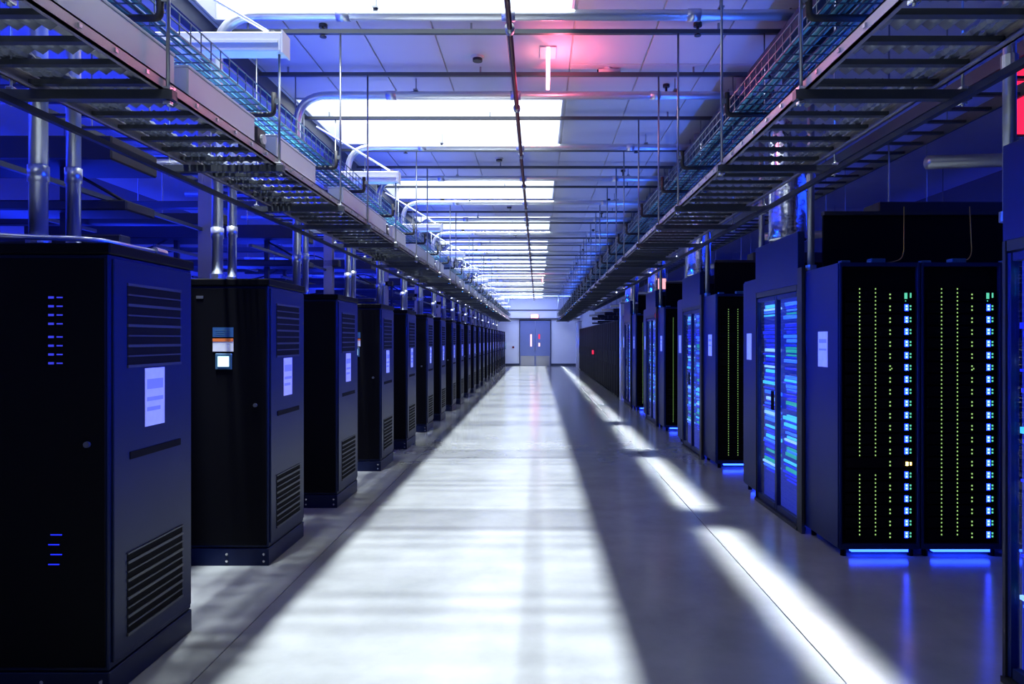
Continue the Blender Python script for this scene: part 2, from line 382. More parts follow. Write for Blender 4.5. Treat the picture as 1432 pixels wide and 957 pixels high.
for i, y in enumerate(CABY):
    kd = 'glow' if i == 0 else ('screen' if i % 2 == 1 else 'plain')
    if kd in used: o = copy_tree(proto[kd])
    else: o = proto[kd]; used.add(kd)
    o.location = (CX, y, 0)
    lab = {'glow': 'nearest black power cabinet with glowing marks imitating LED reflections, first in the left row',
           'screen': 'black power cabinet with a small lit screen, %s from the camera in the left row' % ORD[i],
           'plain': 'plain black power cabinet, %s from the camera in the left row' % ORD[i]}[kd]
    tag(o, lab, 'cabinet', 'black power cabinets along the left of the aisle')

# conduits rising from each cabinet; one of every pair crosses under the ceiling
RX = -2.42; CZ = 4.10
def make_conduit(cross):
    t = empty('conduit')
    if cross:
        pts = arc_path([(0, 0, CHT), (0, 0, CZ), (4.4, 0, CZ)], .32, 8) + [Vector((4.43, 0, CZ + .01)), Vector((4.45, 0, CZ + .04)), Vector((4.455, 0, CH - .002))]
        MB().tube(pts, .040, 12).build('pipe', M['conduit'], t, loc=(0, 0, 0), smooth=True)
        for x in (.95, 2.2, 3.6):
            tb([(x - .05, 0, CZ), (x + .05, 0, CZ)], .046, 12).build('coupling', M['conduit'], t, smooth=True)
        for z in (2.45, 3.3): tb([(0, 0, z - .04), (0, 0, z + .04)], .046, 12).build('coupling', M['conduit'], t, smooth=True)
        tb([(0, 0, CHT), (0, 0, CHT + .05)], .052, 12).build('gland', M['steel'], t)
        for x in (1.2, 3.8): MB().box(x - .02, x + .02, -.05, .05, CZ + .037, CZ + .05).tube([(x, 0, CZ + .05), (x, 0, CH)], .006, 6).build('pipe_clamp', M['steel'], t)
    else:
        pts = arc_path([(0, 0, CHT), (0, 0, 3.55), (-2.2, 0, 3.55)], .25, 6)
        MB().tube(pts, .034, 12).build('pipe', M['conduit'], t, smooth=True)
        for z in (2.5, 3.2): tb([(0, 0, z - .04), (0, 0, z + .04)], .040, 12).build('coupling', M['conduit'], t, smooth=True)
        tb([(0, 0, CHT), (0, 0, CHT + .05)], .046, 12).build('gland', M['steel'], t)
    return t
ca, cb = make_conduit(True), make_conduit(False)
for i, y in enumerate(CABY):
    a = ca if i == 0 else copy_tree(ca); a.location = (RX, y + .19, 0)
    b = cb if i == 0 else copy_tree(cb); b.location = (RX, y + .44, 0)
    tag(a, 'grey conduit rising from the %s left cabinet and crossing under the ceiling' % ORD[i], 'conduit', 'conduits crossing the ceiling')
    tag(b, 'thinner grey conduit rising from the %s left cabinet behind the bent one' % ORD[i], 'conduit', 'short conduits above the left cabinets')
# thin bent hose over the nearest cabinet
pts = arc_path([(-2.62, 2.9, 4.1), (-2.62, 3.1, 2.14), (-2.45, 3.14, 2.125), (-2.12, 3.3, 2.13), (-2.02, 3.62, 2.11)], .09, 5)
hz = tag(empty('flexible_conduit', (0, 0, 0)), 'thin grey flexible conduit bending over the top of the nearest left cabinet', 'conduit')
tb(pts, .013, 8).build('hose', M['conduit'], hz, smooth=True)
tb([(-2.02, 3.60, 2.115), (-2.01, 3.68, 2.11)], .022, 8).build('connector', M['steel'], hz)

# ------------------------------------------------------------------ cable ladders, hangers, baskets
LZ = EYE + 1.10
HY = [2.12 - P + 1.8] * 0 + [2.11] + [o + P * k for k in range(11) for o in (3.02, 4.32, 5.66)]
HY = [y for y in HY if y < 41.3]
def ladder(side, xi, xo):
    t = empty('cable_ladder', (0, 0, LZ)); d = 1 if xo > xi else -1
    xs = xo + .05 * d
    bx(*sorted((xs, xs + .03 * d)), 1.6, 41.4, -.075, -.046).build('added_light_housing', M['darkmetal'], t)['label'] = 'slim dark housing added for the blue fill strip'  # housing added to carry the blue fill strip
    for x in (xi, xo):
        a, b_ = (x, x + .012 * d) if x == xi else (x - .012 * d, x)
        a, b_ = sorted((a, b_))
        fl = sorted((x, x + (.03 if x == xi else -.03) * d))
        for y0 in range(0, 14):
            ya = 1.2 + y0 * 2.91; yb = min(ya + 2.90, 41.9)
            MB().box(a, b_, ya, yb, 0, .055).box(fl[0], fl[1], ya, yb, .047, .055).box(fl[0], fl[1], ya, yb, 0, .008).build('rail', M['rail'], t)
    lo, hi = sorted((xi, xo))
    me = bx(lo + .013, hi - .013, -.017, .017, .012, .034).build('rung', M['rung'], t, loc=(0, 1.3, 0))
    for k in range(1, 192):
        c = me.copy(); COL.objects.link(c); c.location = (0, 1.3 + .211 * k, 0)
    # corrugated slats lying across the inner part of the ladder, one per gap
    w0, w1 = (xi + .04 * d, xi + .40 * d); nn = 24
    sv = []
    for i in range(nn + 1):
        x = w0 + (w1 - w0) * i / nn; z = .011 * math.sin(2 * math.pi * abs(x - w0) / .06)
        for y_ in (-.055, .055):
            for dz in (0, .004): sv.append((x, y_, .048 + z + dz))
    sf = []
    for i in range(nn):
        a_ = i * 4; b_ = a_ + 4
        sf += [(a_, b_, b_ + 2, a_ + 2), (a_ + 1, a_ + 3, b_ + 3, b_ + 1), (a_, a_ + 1, b_ + 1, b_), (a_ + 2, b_ + 2, b_ + 3, a_ + 3)]
    sf += [(0, 2, 3, 1), (nn * 4, nn * 4 + 1, nn * 4 + 3, nn * 4 + 2)]
    sl = MB().add(sv, sf).build('corrugated_slat', M['cable'], t, loc=(0, 1.3 + .105, 0), smooth=True)
    for k in range(1, 191):
        c = sl.copy(); COL.objects.link(c); c.location = (0, 1.3 + .105 + .211 * k, 0)
    # rail bolts on the inner rail, small and proud
    bm = MB()
    for k in range(60):
        y = 1.4 + k * .211; x = xi - .006 * d
        bm.box(*sorted((xi - .008 * d, xi)), y - .008, y + .008, .02, .036)
    bm.build('rail_bolts', M['screw'], t)['kind'] = 'stuff'
    return tag(t, 'long steel cable ladder hung above the %s edge of the aisle' % side, 'cable tray')
ladder('left', -1.65, -2.23)
ladder('right', 1.18, 1.76)
def hanger(side, short=False):
    d = -1 if side == 'left' else 1; xi = -1.635 if side == 'left' else 1.165; xo = -2.33 if side == 'left' else 1.88
    t = empty('trapeze_hanger')
    lo, hi = sorted((xi - .03 * d, xo + .03 * d))
    MB().box(lo, hi, -.021, .021, LZ - .043, LZ - .001).build('strut', M['steel'] if False else M['rung'], t)
    for x, top in ((xi, 3.45 if short else CH - .085), (xo, CH - .085)):
        tb([(x, 0, LZ - .07), (x, 0, top)], .0085 if x == xi else .006, 8).build('rod', M['steel'], t, smooth=True)
        for z in (LZ - .055, LZ + .008): MB().box(x - .016, x + .016, -.016, .016, z - .008, z + .008, b=.003).build('nut', M['screw'], t)
    # black cantilever bracket carrying the wire basket
    x0 = xi + .035 * d
    pb = arc_path([(x0, 0, 3.21), (x0, 0, 3.07), (x0 + .42 * d, 0, 3.07)], .03, 4)
    tb(pb, .016, 8).build('bracket', M['beam'], t, smooth=True)
    MB().box(*sorted((x0, xi)), -.012, .012, 3.14, 3.17).build('bracket_clip', M['steel'], t)
    return t
for side in ('left', 'right'):
    h0 = hanger(side); hs = hanger(side, True) if side == 'left' else None; u0 = us = False
    for i, y in enumerate(HY):
        sh = side == 'left' and i > 1 and (i - 2) % 3 == 0
        if sh:
            o = copy_tree(hs) if us else hs; us = True
        else:
            o = copy_tree(h0) if u0 else h0; u0 = True
        o.location = (0, y, 0)
        tag(o, '%s steel rod hanger from the camera under the %s cable ladder' % (ORD[i], side), 'hanger', 'rod hangers of the %s cable ladder' % side)
# struts under the ceiling
cs = empty('ceiling_strut')
MB().box(-2.68, 2.34, -.018, .018, CH - .09, CH - .055).build('channel', M['steel'] if False else M['rung'], cs)
for x in (-2.4, -.55, 1.5): tb([(x, 0, CH - .055), (x, 0, CH)], .01, 6).build('anchor', M['steel'], cs)
for i, y in enumerate(HY):
    o = cs if i == 0 else copy_tree(cs); o.location = (0, y, 0)
    tag(o, '%s thin dark strut channel across the ceiling from the camera' % ORD[i], 'strut', 'strut channels across the ceiling')
# wire baskets
def basket(side, x0, x1):
    t = empty('wire_basket', (0, 0, 3.087)); n = 7; ya, yb = 1.3, 41.0
    for k in range(n):
        x = x0 + (x1 - x0) * k / (n - 1)
        bx(x - .003, x + .003, ya, yb, 0, .006).build('long_wire', M['basket'], t)
    for x in (x0, x1):
        for z in (.05, .105): bx(x - .003, x + .003, ya, yb, z, z + .006).build('long_wire', M['basket'], t)
    cw = MB()
    for (a, b_, c, d) in ((x0, x1, -.0, .005), (x0 - .0025, x0 + .0025, 0, .11), (x1 - .0025, x1 + .0025, 0, .11)):
        cw.box(a, b_, -.0025, .0025, c - .001, d)
    first = cw.build('cross_wire', M['basket'], t, loc=(0, ya + .05, 0))
    for k in range(1, 290):
        c = first.copy(); COL.objects.link(c); c.location = (0, ya + .05 + .105 * k, 0)
    far = MB()
    k = 290
    while ya + .05 + .105 * k < yb:
        y = ya + .05 + .105 * k; k += 1
        for (a, b_, c, d) in ((x0, x1, 0, .005), (x0 - .0025, x0 + .0025, 0, .11), (x1 - .0025, x1 + .0025, 0, .11)): far.box(a, b_, y - .0025, y + .0025, c - .001, d)
    far.build('cross_wire', M['basket'], t)['kind'] = 'stuff'
    tag(t, 'wire mesh basket tray running beside the %s ladder on black brackets' % side, 'cable tray')
    for k in range(6):
        x = x0 + .03 + (x1 - x0 - .06) * k / 5; ph = random.random() * 6
        pts = [(x + .010 * math.sin(ph + j * .9), ya + j * .42, 3.106 + .004 * math.sin(j * 1.3 + ph)) for j in range(95)]
        c = tb(pts, .012, 5).build('data_cable', M['cyan'], smooth=True)
        tag(c, '%s cyan data cable from the aisle side in the %s wire basket' % (ORD[k] if (side == 'right') else ORD[5 - k], side), 'cable', 'cyan data cables in the %s basket' % side)
basket('left', -2.0, -1.70)
basket('right', 1.24, 1.54)
# ribbed cables lying on the ladders
for side, x0, x1 in (('left', -2.17, -2.08), ('right', 1.64, 1.70)):
    n = 3 if side == 'left' else 2
    for k in range(n):
        x = x0 + (x1 - x0) * k / (n - 1); m = MB(); ph = random.random() * 6
        ny = 430
        pts = [(x + .001 * math.sin(ph + j * .35) , 1.3 + j * .028, LZ + .034 + .022) for j in range(ny)]
        m.tube(pts, .02, 6, rf=lambda i: .021 if i % 2 else .014)
        ye = pts[-1][1]
        m.tube([(x, ye, LZ + .056), (x, 41.0, LZ + .056)], .019, 6)
        c = m.build('power_cable', M['cable'])
        tag(c, '%s ribbed grey cable from the aisle side on the %s ladder' % (ORD[k] if side == 'right' else ORD[n - 1 - k], side), 'cable', 'ribbed cables on the %s ladder' % side)
# grey trunking boxes on the left ladder, dark junction boxes between them
i = 0
tp = empty('trunking_box'); bx(-.07, .07, 0, .78, 0, .15, b=.006).build('housing', M['greybox'], tp); bx(-.075, .075, .0, .78, .15, .162, b=.003).build('lid', M['greybox'], tp)
jb = empty('junction_box'); bx(-.06, .06, 0, .13, 0, .13, b=.006).build('housing', M['darkmetal'], jb); tb([(.062, .065, .065), (.078, .065, .065)], .03, 12).build('dial', M['greybox'], jb); jf = True
for k in range(11):
    for off, kind in ((1.55, 't'), (2.4, 't'), (3.3, 't'), (4.14, 'j'), (4.42, 't')):
        y = off + P * k
        if off == 1.55 and k > 0: continue
        if y > 40: continue
        if kind == 't':
            o = tp if i == 0 else copy_tree(tp); o.location = (-1.76, y, LZ + .066)
            tag(o, '%s pale grey trunking box from the camera on the left ladder' % ORD[i], 'trunking', 'pale trunking boxes on the left ladder'); i += 1
        else:
            o = jb if jf else copy_tree(jb); jf = False; o.location = (-1.76, y, LZ + .066)
            tag(o, '%s dark junction box from the camera between trunking on left ladder' % ORD[k], 'junction box', 'junction boxes on the left ladder')
# box beams with diagonal stays (left side)
bb = empty('box_beam'); bx(-1.12, 0, -.06, .06, 0, .12, b=.006).build('beam', M['greybox'], bb); bx(-1.10, -.02, -.066, .066, .05, .066).build('rib', M['greybox'], bb)
bx(0, .01, -.065, .065, -.01, .13).build('end_cap', M['greybox'], bb)
tb([(-.08, 0, .13), (-.95, 0, .65)], .011, 8).build('stay_rod', M['greybox'], bb, smooth=True)
tb([(-.08, 0, .115), (-.08, 0, .15)], .02, 8).build('stay_eye', M['steel'], bb)
tb([(-1.1, 0, .12), (-1.1, 0, CH - 3.45)], .012, 6).build('post', M['steel'], bb)
for k in range(11):
    o = bb if k == 0 else copy_tree(bb); o.location = (-1.60, 4.32 + P * k, 3.45)
    tag(o, '%s white box beam from the camera above the left ladder' % ORD[k], 'beam', 'white box beams above the left ladder')

# sprinkler main along the ceiling with couplings and heads
sp = empty('sprinkler_pipe', (-.21, 0, 3.99))
tb([(0, 1.0, 0), (0, 41.5, 0)], .021, 12).build('pipe', M['sprink'], sp, smooth=True)
for k in range(24):
    y = 1.6 + P / 2 * k
    if y > 41.5: break
    tb([(0, y - .035, 0), (0, y + .035, 0)], .036, 12).build('coupling', M['steel'], sp, smooth=True)
    tb([(0, y + .5, .02), (0, y + .5, CH - 3.99)], .006, 6).build('hanger_rod', M['steel'], sp)
tag(sp, 'dark red sprinkler pipe along the middle of the ceiling', 'pipe')
def sprinkler(x, y, i, lab):
    t = tag(empty('ceiling_sprinkler', (x, y, CH)), lab, 'sprinkler', 'sprinkler heads on the ceiling')
    tb([(0, 0, 0), (0, 0, -.03)], .035, 10).build('escutcheon', M['darkmetal'], t)
    tb([(0, 0, -.03), (0, 0, -.10)], .012, 8).build('body', M['darkmetal'], t); tb([(0, 0, -.10), (0, 0, -.108)], .028, 10).build('deflector', M['darkmetal'], t)
def ceil_pt(px, py, h=CH - EYE):
    Y = 955 * h / (474.5 - py); return (px - 752) / 955 * Y, Y
n = 0
for base in range(8):
    for (px, py, nm) in ((452, 34, 'left'), (976, 32, 'right')):
        x, y = ceil_pt(px, py); y += base * P
        if y < 41: sprinkler(x, y, n, 'small dark sprinkler head, %s from the camera on the %s of the ceiling' % (ORD[base], nm)); n += 1
for base in range(8):
    x, y = ceil_pt(932, 118); y += base * P
    if y < 41: sprinkler(x, y, n, 'small dark sprinkler head, %s from the camera beside the right hanger rods' % ORD[base])
for k in range(9):
    x, y = ceil_pt(668, 79); y += P * k
    if y > 41: break
    t = tag(empty('smoke_detector', (x, y, CH)), '%s small flat smoke detector from the camera left of the ceiling centre' % ORD[k], 'detector', 'smoke detectors')
    tb([(0, 0, 0), (0, 0, -.02)], .06, 16).build('base', M['cam'], t); tb([(0, 0, -.02), (0, 0, -.045)], .045, 16).build('sensor', M['darkmetal'], t)
# edge-on exit signs under the ceiling (pink glow)
def hang_sign(x, y, lab, e):
    t = tag(empty('exit_sign', (x, y, CH)), lab, 'exit sign', 'glowing exit signs under the ceiling')
    bx(-.075, .075, -.13, .13, -.015, 0, b=.004).build('ceiling_plate', M['cam'], t)
    bx(-.016, .016, -.14, .14, -.30, -.015, b=.003).build('lit_panel', e, t)
hang_sign(.095, 6.22, 'glowing pink exit sign seen edge-on under the ceiling nearest the camera', M['pink'])
hang_sign(.2, 6.22 + 6 * P, 'faint pink exit sign far down the ceiling', M['pink'])
lamp('sign_light', 'POINT', (.2, 6.2, CH - .33), (0, 0, -1), 20, (1.0, .12, .2), shadow_soft_size=.03)
# bullet camera on the ceiling
cx, cy = ceil_pt(850, 95)
t = tag(empty('security_camera', (cx, cy, CH)), 'small pale bullet security camera on the ceiling right of the pink sign', 'camera')
tb([(0, 0, 0), (0, 0, -.015)], .035, 12).build('mount', M['cam'], t); tb([(0, 0, -.01), (-.03, 0, -.08)], .012, 8).build('arm', M['darkmetal'], t)
tb([(-.09, 0, -.04), (.12, 0, -.035)], .032, 12).build('body', M['cam'], t, smooth=True); tb([(-.10, 0, -.04), (-.09, 0, -.04)], .025, 12).build('lens', M['black'], t)

# ------------------------------------------------------------------ left cavity above and behind the cabinets
for k in range(11):
    y = 4.55 + P * k
    if y > 41: break
    t = tag(empty('containment_duct', (-4.2, y, 2.55)), '%s wide black duct box from the camera behind the left cabinets' % ORD[k], 'duct', 'black duct boxes on the left')
    bx(-1.9, 1.36, 0, .55, .30, .46, b=.01).build('duct', M['beam'], t)
    bx(-1.9, 1.40, .1, .45, -.02, .05, b=.01).build('lower_channel', M['beam'], t)
    bx(-1.9, 1.42, .0, .12, -.26, -.20, b=.01).build('lower_channel', M['beam'], t)
    bx(-1.9, 1.40, 1.5, 1.62, .12, .22, b=.01).build('lower_channel', M['beam'], t)
    bx(-1.9, 1.42, -1.0, -.9, .46, .54, b=.01).build('upper_channel', M['rung'], t)
    for q in (-1.2, .2, 1.2): bx(q, q + .03, -1.0, 1.6, .06, .09).build('cross_rail', M['rung'], t)
    tb(arc_path([(-1.4, .2, .06), (-.5, .1, .16), (.2, .3, .62), (.9, .2, .30), (1.3, .3, .06)], .25, 5), .012, 6).build('loose_cable', M['beam'], t, smooth=True)
    for x in (-1.6, -.4, .3): tb([(x, .27, .48), (x, .27, CH - 2.552)], .008, 6).build('rod', M['steel'], t)
    for x in (-1.5, -.2, .9): bx(x - .025, x + .025, .2, .25, -2.55, .30).build('post', M['darkmetal'], t)
    t = tag(empty('cross_tube', (-4.3, y + 1.3, 3.15)), '%s grey cross tube from the camera high behind the left ladder' % ORD[k], 'tube', 'grey cross tubes on the left')
    tb([(-1.9, 0, 0), (1.9, 0, 0)], .045, 12).build('tube', M['conduit'], t, smooth=True)
    for x in (-1.2, .3, 1.5): 
        tb([(x - .05, 0, 0), (x + .05, 0, 0)], .055, 12).build('collar', M['steel'], t)
        tb([(x, 0, .04), (x, 0, CH - 3.152)], .007, 6).build('rod', M['steel'], t)
def side_tray(name, x0, x1, z, lab):
    t = empty(name, (0, 0, z))
    for a in (x0, x1 - .02): bx(a, a + .02, 1.0, 41.5, 0, .09).build('rail', M['rung'], t)
    f = bx(x0 + .02, x1 - .02, -.02, .02, .01, .03).build('rung', M['rung'], t, loc=(0, 1.2, 0))
    for k in range(1, 133):
        c = f.copy(); COL.objects.link(c); c.location = (0, 1.2 + .3 * k, 0)
    for k in range(12):
        for x in (x0 + .01, x1 - .01): tb([(x, 2.4 + P * k - .3, .05), (x, 2.4 + P * k - .3, CH - z)], .006, 6).build('rod', M['steel'], t)
    tag(t, lab, 'cable tray')
side_tray('cable_tray', -3.7, -3.2, 3.30, 'dark cable tray running behind the left ladder over the cabinets')
side_tray('cable_tray', 2.9, 3.4, 3.35, 'dark cable tray running behind the right ladder over the racks')
for k in range(11):
    y = 6.1 + P * k
    if y > 41: break
    t = tag(empty('column', (-2.95, y, 0)), '%s steel column from the camera behind the left cabinets' % ORD[k], 'column', 'steel columns on the left')
    MB().box(-.06, .06, -.05, -.04, 0, CH).box(-.06, .06, .04, .05, 0, CH).box(-.005, .005, -.04, .04, 0, CH).build('shaft', M['rail'], t)
    bx(-.1, .1, -.1, .1, 0, .02).build('base_plate', M['rail'], t)

# ------------------------------------------------------------------ right row: server racks, glass doors, end panels
RXF = 2.27
RH = 2.23
def make_rack(amber, gap):
    t = empty('server_rack')      # origin near aisle corner on floor, faces -y
    W = .61
    fr = MB().box(0, .02, 0, .70, .06, RH, b=.003).box(W - .02, W, 0, .70, .06, RH, b=.003).box(.02, W - .02, 0, .70, RH - .03, RH).box(.02, W - .02, .0, .70, .06, .10).box(.02, W - .02, .66, .70, .1, RH - .03)
    fr.build('frame', M['navy'], t)
    bx(.02, W - .02, .03, .04, .10, RH - .03).build('door_mesh', M['rackfront'], t)
    for k in range(21):
        z = .13 + .0905 * k
        bx(.05, W - .05, .008, .03, z, z + .078, b=.003).build('server_unit', M['rackfront'], t)
    g = MB()
    for x in (.155, .275):
        for k in range(63):
            z = .165 + .0300 * k
            if gap and .64 < z < .75: continue
            g.box(x - .0035, x + .0035, .004, .008, z, z + .010)
    for k in range(21):
        z = .145 + .0905 * k
        for dz in (0, .028): g.box(.381, .390, .004, .008, z + dz, z + dz + .011)
        if k == 14: g.box(.3955, .401, .004, .008, z + .01, z + .02)
    g.build('green_lights', M['green'], t)['kind'] = 'stuff'
    b1 = MB(); b2 = MB(); b3 = MB()
    for k in range(20):
        z = .145 + .0905 * k
        if amber and k == 6: continue
        for dz in (.002, .026):
            b1.box(.505, .516, .003, .008, z + dz + .003, z + dz + .016); b2.box(.535, .545, .003, .008, z + dz + .003, z + dz + .016)
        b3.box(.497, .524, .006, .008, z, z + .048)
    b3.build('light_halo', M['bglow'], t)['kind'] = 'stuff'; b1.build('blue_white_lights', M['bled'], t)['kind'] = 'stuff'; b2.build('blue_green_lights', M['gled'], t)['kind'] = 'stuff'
    z = .145 + .0905 * 20
    MB().box(.495, .515, .004, .008, z, z + .045).box(.536, .546, .004, .008, z + .008, z + .045).box(.5, .506, .004, .008, z - .02, z - .012).build('top_display', M['gled'], t)
    if amber:
        z = .145 + .0905 * 6
        a = MB().box(.505, .522, .002, .008, z + .004, z + .032).box(.536, .546, .002, .008, z + .008, z + .03).build('amber_light', M['oled'], t); a['label'] = 'bright amber warning light'
    for x in (.05, W - .05):
        for y in (.05, .6): tb([(x, y, 0), (x, y, .06)], .022, 10).build('foot', M['black'], t)
    bx(.28, .39, .08, .16, RH, RH + .04, b=.004).build('top_module', M['bezel'], t); bx(.05, .12, .08, .14, RH, RH + .025, b=.004).build('top_module', M['bezel'], t)
    bx(.10, W - .08, .02, .06, .035, .06).build('under_light', M['under'], t)
    return t
r_amber, r_plain, r_gap = make_rack(True, True), make_rack(False, False), None
# side panels with notice belong to the aisle-most rack
def side_panel(t, y0=.0, y1=.70):
    bx(-.012, 0, y0 + .005, y1 - .005, .07, RH - .005, b=.003).build('side_panel', M['navy'], t)
    l = bx(-.015, -.012, y0 + .18, y0 + .36, 1.43, 1.71).build('label_sheet', M['paper'], t); l['label'] = 'white paper notice on the side panel'
    MB().box(-.0155, -.015, y0 + .2, y0 + .34, 1.62, 1.65).box(-.0155, -.015, y0 + .2, y0 + .34, 1.56, 1.575).build('printed_lines', M['print'], l)
r_side = make_rack(True, True); side_panel(r_side)
r_side2 = make_rack(False, False); side_panel(r_side2)
BAYS = [5.16 + P * k for k in range(4)]
allused = set()
def use(p):
    if p.name in allused: return copy_tree(p)
    allused.add(p.name); return p
for k, y in enumerate(BAYS):
    o = use(r_side if k == 0 else r_side2); o.location = (RXF + .012, y, 0)
    tag(o, ['server rack with green and blue lights and an amber light, right of the aisle', 'server rack end beside the aisle, second bay from the camera on the right',
            'server rack end beside the aisle, third bay from the camera on the right', 'server rack end beside the aisle, fourth bay from the camera on the right'][k], 'server rack', 'server racks facing the camera on the right')
    for j in (1, 2, 3):
        o = use(r_plain); o.location = (RXF + .012 + .62 * j, y, 0)
        tag(o, 'server rack with green and blue lights, %s from the aisle in the %s right bay' % (ORD[j], ORD[k]), 'server rack', 'server racks facing the camera on the right')
# the unused amber prototype goes away
def kill(o):
    for c in list(o.children): kill(c)
    bpy.data.objects.remove(o)
kill(r_amber)
# rack row that turns its back (labelled end panels)
def make_back(n):
    t = empty('end_cabinet')
    bx(0, .62, 0, .50, .06, 2.28, b=.006).build('body', M['navy'], t)
    bx(-.012, 0, .01, .49, .08, 2.26, b=.003).build('side_panel', M['navy'], t)
    l = bx(-.015, -.012, .20, .36, 1.43, 1.71).build('label_sheet', M['paper'], t); l['label'] = 'white paper notice on the side panel'
    for x in (.05, .57):
        for y in (.05, .45): tb([(x, y, 0), (x, y, .06)], .022, 10).build('foot', M['black'], t)
    MB().box(.05, .57, .5, .52, .1, 2.2).build('front_door', M['rackfront'], t)
    bx(.05, .57, .42, .46, .035, .06).build('under_light', M['under'], t)
    return t
ec = make_back(0)
for k, y in enumerate(BAYS):
    o = ec if k == 0 else copy_tree(ec); o.location = (RXF + .012, y + 1.88, 0)
    tag(o, 'navy end cabinet with white notice past the glass doors, %s right bay' % ORD[k], 'cabinet', 'navy end cabinets on the right')
    for j in (1, 2):
        o2 = copy_tree(ec); o2.location = (RXF + .012 + .63 * j, y + 1.88, 0)
        for c in list(o2.children):
            if c.name.startswith('label_sheet'): kill(c)
        tag(o2, 'navy cabinet %s from the aisle behind the glass doors of the %s right bay' % (ORD[j], ORD[k]), 'cabinet', 'navy cabinets inside the right bays')
for k, y in enumerate(BAYS):  # black sheets added to darken the space above the racks
    t = tag(empty('added_dark_panel', (2.42, y + .62, 2.24)), 'added black panel darkening the space above the racks of the %s right bay' % ORD[k], 'panel', 'added black panels on the right racks')
    bx(0, 3.2, 0, .03, 0, .46).build('sheet', M['black'], t); bx(0, 3.2, -.02, .05, .46, .49).build('top_edge', M['darkmetal'], t)
# glass double doors with header
STR = ['strA', 'strB', 'strC', 'strD', 'strE']
def make_doors():
    t = empty('glass_double_door')
    L = 1.14; H = 2.06
    MB().box(-.004, .022, -.10, -.001, 0, 2.26).box(0, .06, 0, .02, 0, 2.12).box(0, .06, L - .02, L, 0, 2.12).box(0, .06, .03, L - .03, 2.07, 2.12).box(-.01, .07, 0, L, 0, .03).build('door_frame', M['darkmetal'], t)
    for s in (0, 1):
        y0 = .022 + s * .549; y1 = y0 + .547
        lf = MB().box(.01, .05, y0, y0 + .024, .04, H).box(.01, .05, y1 - .024, y1, .04, H).box(.01, .05, y0 + .035, y1 - .035, .04, .09).box(.01, .05, y0 + .035, y1 - .035, H - .04, H).build('door_leaf', M['navy'], t)
        bx(.026, .034, y0 + .024, y1 - .024, .09, H - .04).build('glass_pane', M['glass'], lf)
        hy = y1 - .017 if s == 0 else y0 + .017
        tb([(-.02, hy, .98), (-.02, hy, 1.16)], .01, 8).build('handle', M['black'], lf)
    hd = bx(.0, .06, 0, L, 2.12, 2.58, b=.004).build('header_panel', M['navy'], t); hd['label'] = 'plain navy panel above the glass'
    return t
def make_reflections():  # glowing strips and backing added in place of reflections in the door glass
    t = empty('reflection_panel')
    bx(.10, .40, .04, 1.13, .04, 2.1, b=.005).build('body', M['reflback'], t)
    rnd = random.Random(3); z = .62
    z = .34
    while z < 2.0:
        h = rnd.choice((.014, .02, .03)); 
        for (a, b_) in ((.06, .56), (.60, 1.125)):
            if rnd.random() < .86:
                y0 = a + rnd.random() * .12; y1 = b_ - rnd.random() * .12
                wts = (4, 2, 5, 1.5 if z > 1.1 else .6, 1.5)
                bx(.085, .10, y0, y1, z, z + h).build('reflected_streak', M[rnd.choices(STR, wts)[0]], t)
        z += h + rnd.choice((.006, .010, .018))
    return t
gd = make_doors(); lr = make_reflections(); lr_first = True
DY = [2.15] + [y + .72 for y in BAYS]
for k, y in enumerate(DY):
    o = gd if k == 0 else copy_tree(gd); o.location = (RXF - .03, y, 0)
    pos = 'nearest the camera at the right edge' if k == 0 else '%s from the camera on the right' % ORD[k]
    tag(o, 'glass double door with navy frame, %s' % pos, 'glass door', 'glass double doors on the right')
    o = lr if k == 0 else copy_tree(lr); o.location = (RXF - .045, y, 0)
    tag(o, 'blue and cyan strips imitating reflections behind glass, %s' % pos, 'server rack', 'imitated reflections behind the glass doors')
# silver ducts and posts above the headers
sd = empty('silver_duct'); tb([(0, 0, 0), (0, 0, .02), (0, 0, .8), (0, 0, CH - 2.58)], .17, 28).build('duct', M['silver'], sd, smooth=True)
for z in (.01, .45, .9): tb([(0, 0, z), (0, 0, z + .03)], .178, 28).build('band', M['silver'], sd)
for k, y in enumerate(DY):
    o = sd if k == 0 else copy_tree(sd); o.location = (RXF + .09, y + .57, 2.58)
    tag(o, 'round silver duct rising above glass doors, %s from the camera' % ORD[k], 'duct', 'silver ducts on the right')
pp = empty('support_post'); tb([(0, 0, 2.3), (0, 0, CH)], .03, 12).build('pipe', M['steel'], pp, smooth=True)
tb([(0, 0, 2.25), (0, 0, 2.3)], .045, 12).build('base_collar', M['steel'], pp); tb([(0, 0, 3.0), (0, 0, 3.07)], .038, 12).build('coupling', M['steel'], pp)
j = 0
for k, y in enumerate(DY):
    for dy in (-.06, 1.22):
        o = pp if j == 0 else copy_tree(pp); o.location = (RXF - .0 + .06, y + dy, -.02)
        if k == 0 or k: tag(o, '%s grey support post from the camera above the right racks' % ORD[j], 'post', 'grey posts above the right racks'); j += 1
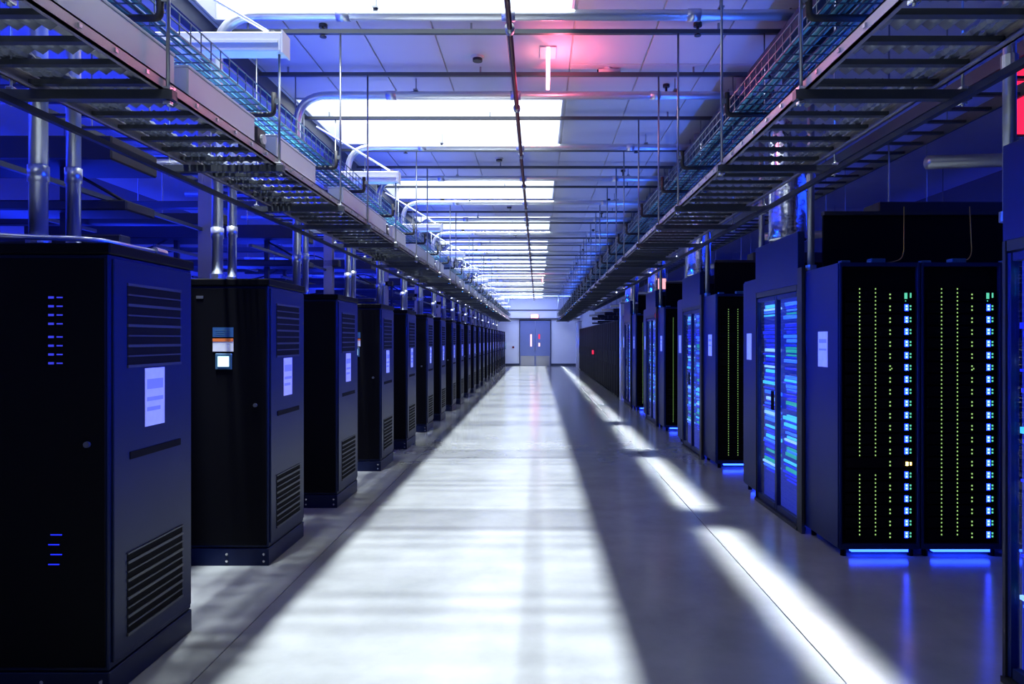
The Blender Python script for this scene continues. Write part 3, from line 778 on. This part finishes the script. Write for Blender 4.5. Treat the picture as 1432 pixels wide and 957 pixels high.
# pink lit sign on a header, red indicators
def small_sign(x, y, z, w, h, lab, m='pinkdim', nm='indicator_sign'):
    t = tag(empty(nm, (x, y, z)), lab, 'sign'); bx(-w / 2, w / 2, -.02, 0, 0, h, b=.004).build('lit_face', M[m], t); bx(-w / 2 - .01, w / 2 + .01, 0, .02, -.01, h + .01).build('housing', M['darkmetal'], t)
M['pale'] = emi('pale_pink_sign', (1.0, .42, .5), 1.3)
small_sign(2.36, 12.96, 2.6, .15, .2, 'small pale pink lit sign on top of a right bay header', 'pale')
small_sign(2.26, 12.98, 2.05, .05, .09, 'tiny red indicator beside the fourth glass doors on the right')
small_sign(2.2, 27.2, 1.05, .07, .16, 'red lit emblem on the dark far right racks', 'pinkdim')
small_sign(3.55, 4.9, 3.12, .35, .55, 'red lit panel high at the right edge behind the posts', 'pinkdim')

# far right: continuous dark rack run then pale end posts
fr_ = empty('dark_rack')
bx(0, .7, 0, .64, .05, 2.2, b=.006).build('body', M['black'], fr_); bx(-.01, 0, .03, .61, .08, 2.16, b=.003).build('door', M['rackfront'], fr_)
bx(-.025, -.01, .55, .575, .9, 1.3).build('handle', M['darkmetal'], fr_)
for x in (.06, .64):
    for y in (.06, .58): tb([(x, y, 0), (x, y, .05)], .022, 8).build('foot', M['black'], fr_)
n = 0
for k in range(28):
    y = 19.2 + .66 * k
    if y > 36.5: break
    o = fr_ if k == 0 else copy_tree(fr_); o.location = (RXF, y, 0)
    tag(o, '%s plain dark rack in the far run on the right' % ORD[k], 'server rack', 'dark racks in the far right run')
ep = empty('end_post'); bx(0, .16, 0, .3, 0, 2.6, b=.006).build('panel', M['greybox'], ep); bx(-.01, .17, -.01, .31, 2.6, 2.64).build('cap', M['steel'], ep)
for k, y in enumerate((18.4, 37.1, 38.2, 39.6)):
    o = ep if k == 0 else copy_tree(ep); o.location = (RXF - .03, y, 0)
    tag(o, '%s narrow pale end post from the camera in the right row' % ORD[k], 'post', 'pale end posts on the right')

# right cavity: dark beams and blue tubes above the racks
for k in range(10):
    y = 6.1 + P * k
    t = tag(empty('cross_beam', (4.2, y, 2.72)), '%s black beam from the camera above the right racks' % ORD[k], 'beam', 'black beams above the right racks')
    bx(-1.15, 2.6, 0, .3, .0, .16, b=.01).build('beam', M['beam'], t); bx(-1.15, 2.6, .05, .2, -.22, -.14, b=.01).build('lower_channel', M['beam'], t)
    for x in (-1.0, .2, 1.6): tb([(x, .12, -.14), (x, .12, CH - 2.72)], .007, 6).build('rod', M['steel'], t)
    t = tag(empty('cross_tube', (4.1, y - .9, 3.0)), '%s grey cross tube from the camera above the right racks' % ORD[k], 'tube', 'grey cross tubes on the right')
    tb([(-1.3, -.3, -.08), (2.4, 0, .1)], .05, 12).build('tube', M['steel'], t, smooth=True)
    for x in (-.5, .8): tb([(x, -.15 if x > 0 else -.22, .03), (x, -.15 if x > 0 else -.22, CH - 3.002)], .007, 6).build('rod', M['steel'], t)
for k, (x0, x1) in enumerate(((2.6, 2.95), (3.1, 3.5))):
    pts = arc_path([(x0, 5.4, 2.245), (x0 + .15, 5.35, 2.245), (x1, 5.5, 2.30), (x1 + .12, 5.72, 2.76)], .1, 5)
    tag(tb(pts, .004, 5).build('fibre_cord', M['yellow'], smooth=True), 'thin yellow cord over the %s lit rack from the aisle' % ORD[k], 'cable')

# added troughs over the right ladder, throwing the narrow streak onto the floor
tr = empty('added_trough'); MB().box(-.16, -.15, -1.5, 1.5, 0, .12).box(.15, .16, -1.5, 1.5, 0, .12).box(-.16, .16, -1.5, 1.5, .12, .13).build('housing', M['darkmetal'], tr)
for s in (-1, 1): tb([(0, s * .9, .13), (0, s * .9, CH - 3.862)], .008, 6).build('rod', M['steel'], tr)
for k in range(11):
    y = 8.05 + P * (k - 1)
    o = tr if k == 0 else copy_tree(tr); o.location = (2.0, y, 3.86)
    tag(o, '%s added dark light trough from the camera above the right ladder' % ORD[k], 'light', 'added light troughs above the right ladder')
    strip('added_streak_lamp', (2.0, y, 3.94), (-.48, -3.94), 2.85, .28, 27, (.86, .94, 1.0), 6)
